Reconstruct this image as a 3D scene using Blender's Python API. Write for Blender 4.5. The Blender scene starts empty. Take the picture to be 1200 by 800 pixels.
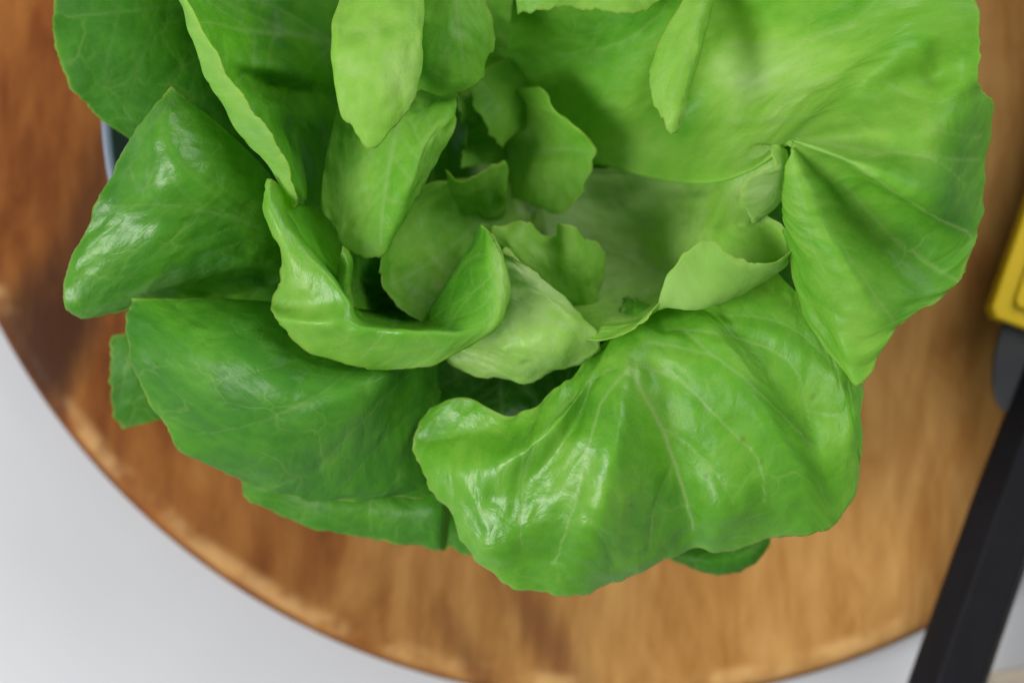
import bpy, bmesh, math
import numpy as np
from mathutils import Vector

# ------------------------------------------------------------------ camera
CAM_H = 60.0            # cm above the board top (z = 0)
FPX = 2750.0            # focal length for a 1200 px wide frame
def P(px, py, z):       # photo pixel seen at height z (cm) -> world metres
    k = (CAM_H - z) / FPX / 100.0
    return ((px - 600.0) * k, (400.0 - py) * k, z / 100.0)

scene = bpy.context.scene
cam_d = bpy.data.cameras.new("camera")
cam_d.sensor_width = 36.0
cam_d.lens = FPX * 36.0 / 1200.0
cam_d.clip_start = 0.02
cam_d.clip_end = 50.0
cam_d.dof.use_dof = True
cam_d.dof.focus_distance = 0.515
cam_d.dof.aperture_fstop = 7.0
cam = bpy.data.objects.new("camera", cam_d)
cam.location = (0, 0, CAM_H / 100.0)
scene.collection.objects.link(cam)
scene.camera = cam

# ------------------------------------------------------------------ light
world = bpy.data.worlds.new("World")
scene.world = world
world.use_nodes = True
bg = world.node_tree.nodes["Background"]
bg.inputs["Color"].default_value = (0.97, 0.985, 1.0, 1)
bg.inputs["Strength"].default_value = 0.24

def window_light(loc, aim, sx, sy, power, col):
    d = bpy.data.lights.new("window_light", 'AREA')
    d.shape = 'RECTANGLE'
    d.size, d.size_y = sx, sy
    d.energy = power
    d.color = col
    o = bpy.data.objects.new("window_light", d)
    o.location = loc
    o.rotation_euler = (Vector(aim) - Vector(loc)).to_track_quat('-Z', 'Y').to_euler()
    scene.collection.objects.link(o)
window_light((1.05, 1.05, 1.15), (0, 0, 0.05), 1.2, 1.3, 25, (1.0, 0.985, 0.95))
window_light((-0.98, -0.42, 1.06), (0, 0, 0.05), 0.80, 0.50, 24, (1.0, 0.99, 0.965))

scene.view_settings.view_transform = 'Standard'
scene.view_settings.look = 'None'
scene.view_settings.exposure = 0.14
scene.view_settings.gamma = 1.0
scene.view_settings.use_curve_mapping = False
scene.render.engine = 'CYCLES'
scene.cycles.max_bounces = 12
scene.cycles.diffuse_bounces = 5
scene.cycles.glossy_bounces = 3
scene.cycles.transmission_bounces = 8
scene.cycles.use_denoising = True
scene.cycles.sample_clamp_indirect = 6.0

# ------------------------------------------------------------------ helpers
def link(o, parent=None):
    scene.collection.objects.link(o)
    if parent is not None:
        o.parent = parent
        o.matrix_parent_inverse.identity()
    return o
def mesh_obj(name, verts, faces, mat, parent=None, smooth=True):
    me = bpy.data.meshes.new(name)
    me.from_pydata([tuple(v) for v in verts], [], [tuple(f) for f in faces])
    me.validate(); me.update()
    if smooth:
        me.polygons.foreach_set("use_smooth", [True] * len(me.polygons))
    me.materials.append(mat)
    return link(bpy.data.objects.new(name, me), parent)
def bm_obj(name, bm, mat, parent=None, smooth=True):
    me = bpy.data.meshes.new(name)
    bmesh.ops.recalc_face_normals(bm, faces=bm.faces[:])
    bm.to_mesh(me); bm.free()
    if smooth:
        me.polygons.foreach_set("use_smooth", [True] * len(me.polygons))
    me.materials.append(mat)
    return link(bpy.data.objects.new(name, me), parent)
def empty(name, loc):
    o = bpy.data.objects.new(name, None)
    o.location = loc
    o.empty_display_size = 0.02
    return link(o)
def child_of(o, root):          # geometry is written in world metres, the root sits at root.location
    o.parent = root
    o.matrix_parent_inverse.identity()
    o.location = tuple(-c for c in root.location)
    return o
def tag(o, label=None, cat=None, group=None, kind=None):
    if label: o["label"] = label
    if cat: o["category"] = cat
    if group: o["group"] = group
    if kind: o["kind"] = kind
    return o

# node helper ---------------------------------------------------------------
class NT:
    def __init__(s, name):
        s.m = bpy.data.materials.new(name)
        s.m.use_nodes = True
        s.t = s.m.node_tree
        s.t.nodes.clear()
        s.out = s.n('ShaderNodeOutputMaterial')
    def n(s, kind, **kw):
        nd = s.t.nodes.new(kind)
        for k, v in kw.items():
            if hasattr(nd, k) and k not in ('Scale',):
                setattr(nd, k, v)
        return nd
    def l(s, a, b):
        s.t.links.new(a, b)
    def set(s, nd, **kw):
        for k, v in kw.items():
            k = k.replace('_', ' ')
            if hasattr(v, 'is_linked'):
                s.l(v, nd.inputs[k])
            else:
                nd.inputs[k].default_value = v
        return nd
    def math(s, op, a, b=None, c=None, clamp=False):
        nd = s.n('ShaderNodeMath', operation=op, use_clamp=clamp)
        for i, v in enumerate((a, b, c)):
            if v is None: continue
            if hasattr(v, 'is_linked'): s.l(v, nd.inputs[i])
            else: nd.inputs[i].default_value = v
        return nd.outputs[0]
    def mix(s, fac, a, b, blend='MIX'):
        nd = s.n('ShaderNodeMix', data_type='RGBA', blend_type=blend)
        for i, v in ((0, fac), (6, a), (7, b)):
            if hasattr(v, 'is_linked'): s.l(v, nd.inputs[i])
            else: nd.inputs[i].default_value = v if i == 0 else (tuple(v) + (1,) if len(v) == 3 else v)
        return nd.outputs[2]
    def noise(s, vec, scale, detail=3.0, rough=0.55, dist=0.0):
        nd = s.n('ShaderNodeTexNoise')
        nd.inputs['Scale'].default_value = scale
        nd.inputs['Detail'].default_value = detail
        nd.inputs['Roughness'].default_value = rough
        nd.inputs['Distortion'].default_value = dist
        s.l(vec, nd.inputs['Vector'])
        return nd.outputs['Fac']
    def ramp(s, fac, stops, interp='LINEAR'):
        nd = s.n('ShaderNodeValToRGB')
        cr = nd.color_ramp
        cr.interpolation = interp
        while len(cr.elements) < len(stops): cr.elements.new(0.5)
        for e, (p, c) in zip(cr.elements, stops):
            e.position = p
            e.color = tuple(c) + (1,) if len(c) == 3 else c
        s.l(fac, nd.inputs['Fac'])
        return nd.outputs['Color']
    def rng(s, v, a, b, c=0.0, d=1.0):
        nd = s.n('ShaderNodeMapRange', interpolation_type='SMOOTHSTEP')
        s.l(v, nd.inputs['Value'])
        nd.inputs['From Min'].default_value = a; nd.inputs['From Max'].default_value = b
        nd.inputs['To Min'].default_value = c; nd.inputs['To Max'].default_value = d
        return nd.outputs['Result']
    def mapping(s, vec, loc=(0, 0, 0), rot=(0, 0, 0), scale=(1, 1, 1)):
        nd = s.n('ShaderNodeMapping')
        s.l(vec, nd.inputs['Vector'])
        nd.inputs['Location'].default_value = loc
        nd.inputs['Rotation'].default_value = rot
        nd.inputs['Scale'].default_value = scale
        return nd.outputs['Vector']
    def bump(s, h, strength, dist, normal=None):
        nd = s.n('ShaderNodeBump')
        nd.inputs['Strength'].default_value = strength
        nd.inputs['Distance'].default_value = dist
        s.l(h, nd.inputs['Height'])
        if normal is not None: s.l(normal, nd.inputs['Normal'])
        return nd.outputs['Normal']
    def bsdf(s, color, rough=0.5, spec=0.5, normal=None, metallic=0.0, coat=0.0):
        b = s.n('ShaderNodeBsdfPrincipled')
        for k, v in (('Base Color', color), ('Roughness', rough), ('Specular IOR Level', spec),
                     ('Metallic', metallic), ('Coat Weight', coat)):
            if hasattr(v, 'is_linked'): s.l(v, b.inputs[k])
            else: b.inputs[k].default_value = (tuple(v) + (1,)) if isinstance(v, (tuple, list)) and len(v) == 3 else v
        if normal is not None: s.l(normal, b.inputs['Normal'])
        return b

# ------------------------------------------------------------------ materials
def make_leaf_material():
    t = NT("lettuce_leaf")
    at = lambda nm: t.n('ShaderNodeAttribute', attribute_name=nm).outputs['Fac']
    vein, tone, edge, side, matte = at("vein"), at("tone"), at("edge"), at("side"), at("matte")
    uv = t.n('ShaderNodeUVMap', uv_map="flat").outputs['UV']      # metres along the leaf
    # warped coordinates for the fine net of veins
    wn = t.n('ShaderNodeTexNoise'); wn.inputs['Scale'].default_value = 130; wn.inputs['Detail'].default_value = 2
    t.l(uv, wn.inputs['Vector'])
    sub = t.n('ShaderNodeVectorMath', operation='SUBTRACT'); t.l(wn.outputs['Color'], sub.inputs[0]); sub.inputs[1].default_value = (.5, .5, .5)
    scl = t.n('ShaderNodeVectorMath', operation='SCALE'); t.l(sub.outputs[0], scl.inputs[0]); scl.inputs['Scale'].default_value = 0.008
    add = t.n('ShaderNodeVectorMath', operation='ADD'); t.l(uv, add.inputs[0]); t.l(scl.outputs[0], add.inputs[1])
    def net(scale, w):
        v = t.n('ShaderNodeTexVoronoi', feature='DISTANCE_TO_EDGE', voronoi_dimensions='2D')
        v.inputs['Scale'].default_value = scale
        t.l(add.outputs[0], v.inputs['Vector'])
        return t.rng(v.outputs['Distance'], 0.0, w, 1.0, 0.0), v.outputs['Distance']
    net1, d1 = net(105, 0.07)
    net2, d2 = net(330, 0.12)
    n_big = t.noise(uv, 45, 3, 0.6)
    n_mid = t.noise(uv, 190, 4, 0.6)
    n_fine = t.noise(uv, 1500, 3, 0.6)
    n_patch = t.noise(uv, 70, 2, 0.5)
    tn = t.math('ADD', tone, t.math('MULTIPLY', t.math('SUBTRACT', n_big, 0.5), 0.55))
    tn = t.math('ADD', tn, t.math('MULTIPLY', t.math('SUBTRACT', n_mid, 0.5), 0.26))
    top = t.ramp(tn, [(0.0, (0.022, 0.115, 0.010)), (0.25, (0.066, 0.270, 0.022)), (0.5, (0.165, 0.460, 0.034)),
                      (0.75, (0.350, 0.620, 0.095)), (0.9, (0.48, 0.70, 0.21)), (1.0, (0.60, 0.75, 0.38))])
    under = t.mix(0.35, top, (0.34, 0.50, 0.17))
    col = t.mix(side, top, under)
    # veins: paler
    keep = t.rng(n_patch, 0.42, 0.66, 0.1, 1.0)                   # the net shows only here and there
    col = t.mix(t.math('MULTIPLY', t.math('MULTIPLY', net1, keep), 0.26), col, (0.36, 0.55, 0.13))
    col = t.mix(t.math('MULTIPLY', t.math('MULTIPLY', net2, keep), 0.09), col, (0.30, 0.50, 0.10))
    col = t.mix(t.math('MULTIPLY', vein, 0.55, clamp=True), col, (0.46, 0.62, 0.24))
    col = t.mix(t.math('MULTIPLY', edge, t.rng(n_mid, 0.35, 0.65, 0.25, 0.85), clamp=True), col, (0.42, 0.52, 0.10))
    # small blemishes
    sp = t.n('ShaderNodeTexVoronoi', voronoi_dimensions='2D'); sp.inputs['Scale'].default_value = 42
    t.l(uv, sp.inputs['Vector'])
    spot = t.math('MULTIPLY', t.rng(sp.outputs['Distance'], 0.0, 0.045, 1.0, 0.0), t.rng(n_big, 0.52, 0.6))
    col = t.mix(t.math('MULTIPLY', spot, 0.45), col, (0.10, 0.10, 0.02))
    h = t.math('ADD', t.math('MULTIPLY', t.math('MINIMUM', d1, 0.25), 2.2), t.math('MULTIPLY', n_mid, 1.1))
    h = t.math('ADD', h, t.math('MULTIPLY', t.math('MINIMUM', d2, 0.25), 0.6))
    nrm = t.bump(h, 0.6, 0.00026)
    n_pk = t.noise(uv, 620, 3, 0.65, 0.4)
    nrm = t.bump(n_pk, 0.45, 0.00016, nrm)
    nrm = t.bump(n_fine, 0.5, 0.00007, nrm)
    rough = t.math('ADD', t.math('ADD', t.rng(n_patch, 0.3, 0.7, 0.27, 0.40), t.math('MULTIPLY', t.math('MAXIMUM', t.math('SUBTRACT', tn, 0.42), 0.0), 0.6)), t.math('MULTIPLY', side, 0.22))
    rough = t.math('ADD', rough, t.math('MULTIPLY', matte, 0.28))
    sp_ = t.math('SUBTRACT', 0.62, t.math('MULTIPLY', matte, 0.42))
    p = t.bsdf(col, rough, sp_, nrm)
    wax = t.math('MULTIPLY', t.math('SUBTRACT', 1.0, t.math('MAXIMUM', side, matte)), t.rng(n_patch, 0.35, 0.6, 0.15, 0.55))
    t.l(wax, p.inputs['Coat Weight']); t.l(t.rng(n_pk, 0.3, 0.7, 0.22, 0.38), p.inputs['Coat Roughness'])
    t.l(nrm, p.inputs['Coat Normal'])
    tr = t.n('ShaderNodeBsdfTranslucent')
    tcol = t.mix(0.6, col, (0.52, 0.88, 0.05))
    tcol = t.mix(t.rng(tn, 0.1, 0.7, 0.35, 0.0), tcol, (0.09, 0.40, 0.01))
    t.l(tcol, tr.inputs['Color']); t.l(nrm, tr.inputs['Normal'])
    mx = t.n('ShaderNodeMixShader'); mx.inputs[0].default_value = 0.54
    t.l(p.outputs[0], mx.inputs[1]); t.l(tr.outputs[0], mx.inputs[2])
    t.l(mx.outputs[0], t.out.inputs['Surface'])
    return t.m
M_LEAF = make_leaf_material()

def make_wood():
    t = NT("acacia_wood")
    pos = t.n('ShaderNodeNewGeometry').outputs['Position']
    v = t.mapping(pos, rot=(0, 0, math.radians(-24)), scale=(1, 0.30, 1))     # grain runs up and to the right
    n1 = t.noise(v, 30, 4, 0.6, 1.4)
    n2 = t.noise(v, 140, 5, 0.62, 0.6)
    v3 = t.mapping(pos, rot=(0, 0, math.radians(-24)), scale=(1, 0.05, 1))
    n3 = t.noise(v3, 900, 3, 0.6)
    sep = t.n('ShaderNodeSeparateXYZ'); t.l(pos, sep.inputs[0])
    x, y = sep.outputs[0], sep.outputs[1]
    f = t.math('ADD', t.math('MULTIPLY', n1, 0.75), t.math('MULTIPLY', n2, 0.45))
    tan = t.ramp(f, [(0.30, (0.17, 0.062, 0.014)), (0.50, (0.31, 0.140, 0.034)), (0.70, (0.45, 0.240, 0.075)), (0.88, (0.52, 0.31, 0.11))])
    red = t.ramp(f, [(0.30, (0.045, 0.012, 0.003)), (0.50, (0.175, 0.050, 0.010)), (0.70, (0.30, 0.112, 0.024)), (0.88, (0.40, 0.185, 0.045))])
    lf = t.math('ADD', x, t.math('MULTIPLY', t.math('SUBTRACT', n1, 0.5), 0.05))
    col = t.mix(t.rng(lf, -0.090, 0.02), red, tan)
    # dark heartwood streak and knot near the left rim
    def blob(cx, cy, rx, ry, rot, lo=0.6, hi=1.15, wob=0.8):
        c = P(cx, cy, 0)
        m = t.mapping(pos, loc=(-c[0], -c[1], 0))
        m = t.mapping(m, rot=(0, 0, rot))
        m = t.mapping(m, scale=(1 / rx, 1 / ry, 0))
        ln = t.n('ShaderNodeVectorMath', operation='LENGTH'); t.l(m, ln.inputs[0])
        d = t.math('ADD', ln.outputs['Value'], t.math('MULTIPLY', t.math('SUBTRACT', n2, 0.5), wob))
        return t.rng(d, lo, hi, 1.0, 0.0)
    col = t.mix(t.math('MULTIPLY', blob(60, 405, 0.0105, 0.026, math.radians(28), 0.4, 1.5, 0.9), 0.92), col, (0.030, 0.012, 0.008))
    col = t.mix(t.math('MULTIPLY', blob(92, 300, 0.0070, 0.036, math.radians(14), 0.3, 1.5, 0.9), 0.75), col, (0.055, 0.018, 0.008))
    col = t.mix(t.math('MULTIPLY', blob(18, 372, 0.006, 0.020, math.radians(30), 0.3, 1.4), 0.8), col, (0.045, 0.017, 0.009))
    col = t.mix(t.math('MULTIPLY', blob(640, 745, 0.0055, 0.030, math.radians(-30), 0.2, 1.6, 1.2), 0.75), col, (0.15, 0.055, 0.020))
    col = t.mix(t.math('MULTIPLY', blob(560, 790, 0.004, 0.020, math.radians(-30), 0.2, 1.6, 1.2), 0.65), col, (0.15, 0.055, 0.020))
    col = t.mix(t.math('MULTIPLY', n3, 0.30), col, (0.10, 0.04, 0.015))
    # rubbed pale patches round the rim
    bc = P(725, 0, 0)
    m = t.mapping(pos, loc=(-bc[0], -bc[1], 0)); m = t.mapping(m, scale=(1, 1, 0))
    ln = t.n('ShaderNodeVectorMath', operation='LENGTH'); t.l(m, ln.inputs[0])
    ring = t.math('MULTIPLY', t.rng(ln.outputs['Value'], 0.1715, 0.1748), t.rng(ln.outputs['Value'], 0.1765, 0.1790, 1.0, 0.0))
    worn = t.rng(t.noise(pos, 44, 3, 0.6), 0.45, 0.66)
    col = t.mix(t.math('MULTIPLY', t.math('MULTIPLY', ring, worn), 0.55), col, (0.62, 0.38, 0.15))
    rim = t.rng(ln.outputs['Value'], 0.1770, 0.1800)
    col = t.mix(t.math('MULTIPLY', rim, 0.75), col, (0.085, 0.030, 0.010))  # brown rim, its colour deepened for the shadow line along the board edge
    nrm = t.bump(t.math('ADD', n3, t.math('MULTIPLY', n2, 0.6)), 0.25, 0.0004)
    p = t.bsdf(col, t.rng(n2, 0.3, 0.7, 0.5, 0.65), 0.08, nrm)
    t.l(p.outputs[0], t.out.inputs['Surface'])
    return t.m

def simple(name, color, rough=0.5, spec=0.5, nscale=200, namp=0.08, bump=0.15, bdist=0.0002, metallic=0.0, coat=0.0):
    t = NT(name)
    pos = t.n('ShaderNodeNewGeometry').outputs['Position']
    n = t.noise(pos, nscale, 4, 0.6)
    n2 = t.noise(pos, nscale * 0.12, 3, 0.6)
    d = tuple(c * (1 - namp * 2) for c in color)
    b = tuple(min(1, c * (1 + namp)) for c in color)
    col = t.mix(t.math('ADD', t.math('MULTIPLY', n, 0.5), t.math('MULTIPLY', n2, 0.5)), d, b)
    p = t.bsdf(col, t.rng(n2, 0.3, 0.7, rough * 0.88, rough * 1.12), spec, t.bump(n, bump, bdist), metallic, coat)
    t.l(p.outputs[0], t.out.inputs['Surface'])
    return t.m
M_WOOD = make_wood()
M_TABLE = simple("painted_tabletop", (0.515, 0.528, 0.555), 0.42, 0.4, 60, 0.015, 0.05)
M_HANDLE = simple("black_handle_plastic", (0.007, 0.007, 0.010), 0.6, 0.16, 1600, 0.25, 0.5, 0.0002)
M_BLADE = simple("dark_coated_steel", (0.026, 0.027, 0.031), 0.42, 0.5, 900, 0.1, 0.2, 0.0001)
M_GUARD = simple("yellow_plastic", (0.72, 0.50, 0.010), 0.42, 0.45, 500, 0.05, 0.2, 0.0001)
M_BOWL = simple("blue_grey_glaze", (0.16, 0.20, 0.27), 0.28, 0.5, 300, 0.06, 0.1)
M_CLOTH = simple("beige_linen", (0.60, 0.52, 0.42), 0.9, 0.2, 900, 0.12, 0.6, 0.0006)
M_STUMP = simple("lettuce_heart", (0.42, 0.55, 0.26), 0.5, 0.4, 200, 0.1, 0.3)
M_SCREW = simple("steel_rivet", (0.45, 0.45, 0.46), 0.3, 0.5, 600, 0.05, 0.1, 0.0001, 1.0)

# ------------------------------------------------------------------ setting: tabletop
def slab(name, x0, x1, y0, y1, z0, z1, mat, bevel=0.0, seg=3, parent=None):
    bm = bmesh.new()
    bmesh.ops.create_cube(bm, size=1.0)
    for v in bm.verts:
        v.co = Vector(((x0 + x1) / 2 + v.co.x * (x1 - x0), (y0 + y1) / 2 + v.co.y * (y1 - y0), (z0 + z1) / 2 + v.co.z * (z1 - z0)))
    if bevel:
        bmesh.ops.bevel(bm, geom=bm.edges[:], offset=bevel, segments=seg, affect='EDGES', profile=0.5)
    return bm_obj(name, bm, mat, parent, smooth=False)
table = slab("tabletop", -0.9, 0.9, -0.6, 0.75, -0.05, -0.018, M_TABLE, 0.004)
tag(table, kind="structure")

def lathe(profile, n, cx, cy):
    vs, fs = [], []
    for (r, z) in profile:
        for i in range(n):
            a = 2 * math.pi * i / n
            vs.append((cx + r * math.cos(a), cy + r * math.sin(a), z))
    for j in range(len(profile) - 1):
        for i in range(n):
            fs.append((j * n + i, j * n + (i + 1) % n, (j + 1) * n + (i + 1) % n, (j + 1) * n + i))
    fs.append(tuple(range(n))[::-1])
    fs.append(tuple((len(profile) - 1) * n + i for i in range(n)))
    return vs, fs

# ------------------------------------------------------------------ round board
bcx, bcy, _ = P(725, 0, 0)
R = 0.180
prof = [(R - 0.006, -0.0178), (R - 0.002, -0.0165), (R, -0.013), (R, -0.006)]
for k in range(1, 7):
    a = k / 6 * math.pi / 2
    prof.append((R - 0.006 + 0.006 * math.cos(a), -0.006 + 0.006 * math.sin(a)))
prof.append((R - 0.012, 0.0))
vs, fs = lathe(prof, 256, bcx, bcy)
board = mesh_obj("cutting_board", vs, fs, M_WOOD)
tag(board, "round brown wooden board with a dark knot near its left rim, under the lettuce", "cutting board")

# ------------------------------------------------------------------ bowl
ox, oy, _ = P(592, 122, 4.3)
rb = 474 * (60 - 4.3) / FPX / 100
bp = [(rb * 0.55, 0.0006), (rb * 0.60, 0.002), (rb * 0.80, 0.012), (rb * 0.94, 0.028), (rb * 0.995, 0.041), (rb, 0.043),
      (rb - 0.0012, 0.0445), (rb - 0.0030, 0.043), (rb * 0.965, 0.038), (rb * 0.90, 0.0265), (rb * 0.76, 0.0125), (rb * 0.56, 0.0045), (rb * 0.1, 0.004)]
vs, fs = lathe(bp, 160, ox, oy)
bowl = mesh_obj("bowl", vs, fs, M_BOWL)
tag(bowl, "blue-grey glazed bowl, its rim peeking out under the lettuce at the left", "bowl")

# ------------------------------------------------------------------ leaf builder
rngs = np.random.RandomState(7)
def hermite(A, t, ts):
    """non-uniform cubic interpolation of A (n,...) at knots t to samples ts"""
    n = len(t)
    d = np.diff(A, axis=0) / np.diff(t).reshape((-1,) + (1,) * (A.ndim - 1))
    m = np.zeros_like(A)
    h = np.diff(t)
    for i in range(1, n - 1):
        m[i] = (h[i] * d[i - 1] + h[i - 1] * d[i]) / (h[i] + h[i - 1])
    if n > 2:
        m[0] = 1.5 * d[0] - 0.5 * m[1]
        m[-1] = 1.5 * d[-1] - 0.5 * m[-2]
    else:
        m[:] = d[0]
    k = np.clip(np.searchsorted(t, ts, side='right') - 1, 0, n - 2)
    hh = h[k]; s = (ts - t[k]) / hh
    sh = (-1,) + (1,) * (A.ndim - 1)
    s = s.reshape(sh); hh = hh.reshape(sh)
    return ((2 * s**3 - 3 * s**2 + 1) * A[k] + (s**3 - 2 * s**2 + s) * hh * m[k]
            + (-2 * s**3 + 3 * s**2) * A[k + 1] + (s**3 - s**2) * hh * m[k + 1])

def vnoise(x, y, seed):
    """smooth 2-D value noise, about -1..1"""
    r = np.random.RandomState(seed)
    T = r.rand(64, 64) * 2 - 1
    xi = np.floor(x).astype(int); yi = np.floor(y).astype(int)
    fx = x - xi; fy = y - yi
    fx = fx * fx * fx * (fx * (fx * 6 - 15) + 10); fy = fy * fy * fy * (fy * (fy * 6 - 15) + 10)
    g = lambda a, b: T[a % 64, b % 64]
    return ((g(xi, yi) * (1 - fx) + g(xi + 1, yi) * fx) * (1 - fy) + (g(xi, yi + 1) * (1 - fx) + g(xi + 1, yi + 1) * fx) * fy)

def seg_dist(V, poly, w):
    """normalised distance of points V (N,3) to a polyline with widths w: min over segments of d, and d/w"""
    best = np.full(len(V), 1e9); bestw = np.full(len(V), 1e9)
    for i in range(len(poly) - 1):
        a, b = poly[i], poly[i + 1]
        ab = b - a
        L2 = float(ab @ ab)
        if L2 < 1e-12: continue
        lo = np.minimum(a, b) - 0.006; hi = np.maximum(a, b) + 0.006
        sel = np.where(((V > lo) & (V < hi)).all(axis=1))[0]
        if len(sel) == 0: continue
        q = V[sel] - a
        s = np.clip(q @ ab / L2, 0, 1)
        d = np.linalg.norm(q - s[:, None] * ab, axis=1)
        best[sel] = np.minimum(best[sel], d)
        ww = w[i] + (w[i + 1] - w[i]) * s
        bestw[sel] = np.minimum(bestw[sel], d / ww)
    return best, bestw

lettuce = empty("lettuce_head", (*P(640, 230, 0)[:2], 0.005))
tag(lettuce, "bright green butterhead lettuce with loose ruffled leaves, open in the middle, on the round board", "lettuce")
N_LEAF = [0]

def leaf(ribs, tone=0.45, base_tone=0.85, mid=0.5, res=0.00050, wr=1.0, quilt=1.0, ruffle=1.0, flip=None, label=None,
         th=0.00042, matte=0.0, teeth=1.0, mspots=(), veins=None, tones=None, vs=0.6, auto_veins=True, nlat=6, side_edges=(True, True), basefade=0.45, dents=(), spots=()):
    seed = 100 + N_LEAF[0]; N_LEAF[0] += 1
    rs = np.random.RandomState(seed)
    A = np.array([[P(*p) for p in r] for r in ribs])            # (U,V,3)
    U, K = A.shape[:2]
    du = np.linalg.norm(np.diff(A, axis=0), axis=2)              # (U-1,K)
    dv = np.linalg.norm(np.diff(A, axis=1), axis=2)              # (U,K-1)
    wgt = np.linspace(0.2, 1.0, K)
    tu = np.concatenate([[0], np.cumsum(np.maximum((du * wgt).sum(1) / wgt.sum(), 0.0015))])
    tv = np.concatenate([[0], np.cumsum(np.maximum(dv.mean(0), 0.0008))])
    W = max(du[:, -1].sum(), du[:, K // 2].sum()); Lg = tv[-1]
    nu = int(np.clip(W / res, 40, 300)); nv = int(np.clip(Lg / res, 36, 220))
    tsu = np.linspace(0, tu[-1], nu); tsv = np.linspace(0, tv[-1], nv)
    B = hermite(A, tu, tsu)                                     # (nu,K,3)
    G = hermite(B.transpose(1, 0, 2), tv, tsv).transpose(1, 0, 2)  # (nu,nv,3)
    u = np.linspace(0, 1, nu)[:, None] * np.ones((1, nv)); v = np.ones((nu, 1)) * np.linspace(0, 1, nv)[None]
    # metric coordinates along the leaf
    sdu = np.linalg.norm(np.diff(G, axis=0), axis=2); sdv = np.linalg.norm(np.diff(G, axis=1), axis=2)
    S = np.concatenate([np.zeros((1, nv)), np.cumsum(sdu, axis=0)]); S = S - S[int(mid * (nu - 1))][None]
    T = np.concatenate([np.zeros((nu, 1)), np.cumsum(sdv, axis=1)], axis=1)
    Tend = T[:, -1:] ; Send0 = S[0:1]; Send1 = S[-1:]
    e = Tend - T
    if side_edges[0]: e = np.minimum(e, (S - Send0) * 1.0)
    if side_edges[1]: e = np.minimum(e, (Send1 - S) * 1.0)
    e = np.maximum(e, 0)
    def normals(G):
        gu = np.gradient(G, axis=0); gv = np.gradient(G, axis=1)
        n = np.cross(gu, gv)
        l = np.linalg.norm(n, axis=2, keepdims=True)
        return n / np.maximum(l, 1e-12)
    n = normals(G)
    sgn = 1.0 if n[..., 2].mean() > 0 else -1.0
    if flip is not None: sgn = flip if flip in (1.0, -1.0) else sgn
    # veins ------------------------------------------------------
    def on(uu, vv):
        iu = np.clip(np.asarray(uu) * (nu - 1), 0, nu - 1.001); iv = np.clip(np.asarray(vv) * (nv - 1), 0, nv - 1.001)
        a = iu.astype(int); b = iv.astype(int); fa = (iu - a)[:, None]; fb = (iv - b)[:, None]
        return (G[a, b] * (1 - fa) * (1 - fb) + G[a + 1, b] * fa * (1 - fb) + G[a, b + 1] * (1 - fa) * fb + G[a + 1, b + 1] * fa * fb)
    polys = []
    if auto_veins:
        s = np.linspace(0, 1, 26)
        wob = 0.015 * np.sin(s * 5 + rs.rand() * 6)
        polys.append((on(mid + wob, 0.02 + 0.93 * s), np.interp(s, [0, .5, 1], [0.0012, 0.0006, 0.0002]), 1.0))
        for side in (-1, 1):
            span = mid if side < 0 else 1 - mid
            for k in range(nlat):
                v0 = 0.04 + 0.80 * (k + rs.rand() * 0.5) / nlat
                reach = span * (0.97 - 0.25 * rs.rand())
                pw = 0.75 + 0.35 * rs.rand()
                vend = min(0.97, v0 + (0.97 - v0) * (0.55 + 0.4 * rs.rand()) + 0.1)
                um = mid + np.interp(v0, [0, 1], [0, 0]) + side * reach * s ** 1.05
                vm = v0 + (vend - v0) * s ** pw + 0.010 * np.sin(s * 9 + rs.rand() * 6)
                polys.append((on(um, vm), np.interp(s, [0, 1], [0.00045, 0.00015]), 0.6))
                for f in (0.3, 0.48, 0.66, 0.82):
                    if rs.rand() < 0.25: continue
                    i0 = int(f * 25)
                    up = 1 if rs.rand() < 0.6 else -1
                    s2 = np.linspace(0, 1, 12)
                    ln = 0.16 + 0.18 * rs.rand()
                    u2 = um[i0] + side * ln * 0.45 * s2 * span * 1.6
                    v2 = vm[i0] + up * ln * s2 ** 0.8
                    ok = (v2 < 0.98) & (v2 > 0.02) & (u2 > 0.01) & (u2 < 0.99)
                    m_ = int(ok.argmin()) if not ok.all() else 12
                    if m_ > 3:
                        polys.append((on(u2[:m_], v2[:m_]), np.interp(s2[:m_], [0, 1], [0.00035, 0.00016]), 0.45))
    if veins:
        zc = G[..., 2] * 100
        gpx = 600 + G[..., 0] * 100 * FPX / (CAM_H - zc); gpy = 400 - G[..., 1] * 100 * FPX / (CAM_H - zc)
        for (pts, w0, w1, st) in veins:
            pts = np.array(pts, float)
            tt = np.concatenate([[0], np.cumsum(np.hypot(*np.diff(pts, axis=0).T))])
            q = hermite(pts, tt, np.linspace(0, tt[-1], max(8, int(tt[-1] / 8))))
            pl = []
            for (x_, y_) in q:
                d = (gpx - x_) ** 2 + (gpy - y_) ** 2 - (zc * 3.0)
                i, j = np.unravel_index(d.argmin(), d.shape)
                pl.append(G[i, j])
            pl = np.array(pl)
            polys.append((pl, np.linspace(w0, w1, len(pl)) * 0.75e-3, st))
    V = G.reshape(-1, 3)
    vein = np.zeros(len(V)); near = np.full(len(V), 1e9)
    for (pl, w, st) in polys:
        d, dw = seg_dist(V, pl, w)
        vein = np.maximum(vein, st * np.exp(-dw ** 2))
        near = np.minimum(near, d / st ** 0.5)
    vein = vein.reshape(nu, nv); near = near.reshape(nu, nv)
    quilt = quilt * min(1.0, vs * 1.3)
    # relief: broad waves, blisters between veins, ruffled margin --------------
    o1, o2 = rs.rand(2) * 40
    s_, t_ = S + 3, T + 3
    f1 = vnoise(s_ * 55 + o1, t_ * 42 + o2, seed) * 0.0009
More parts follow.
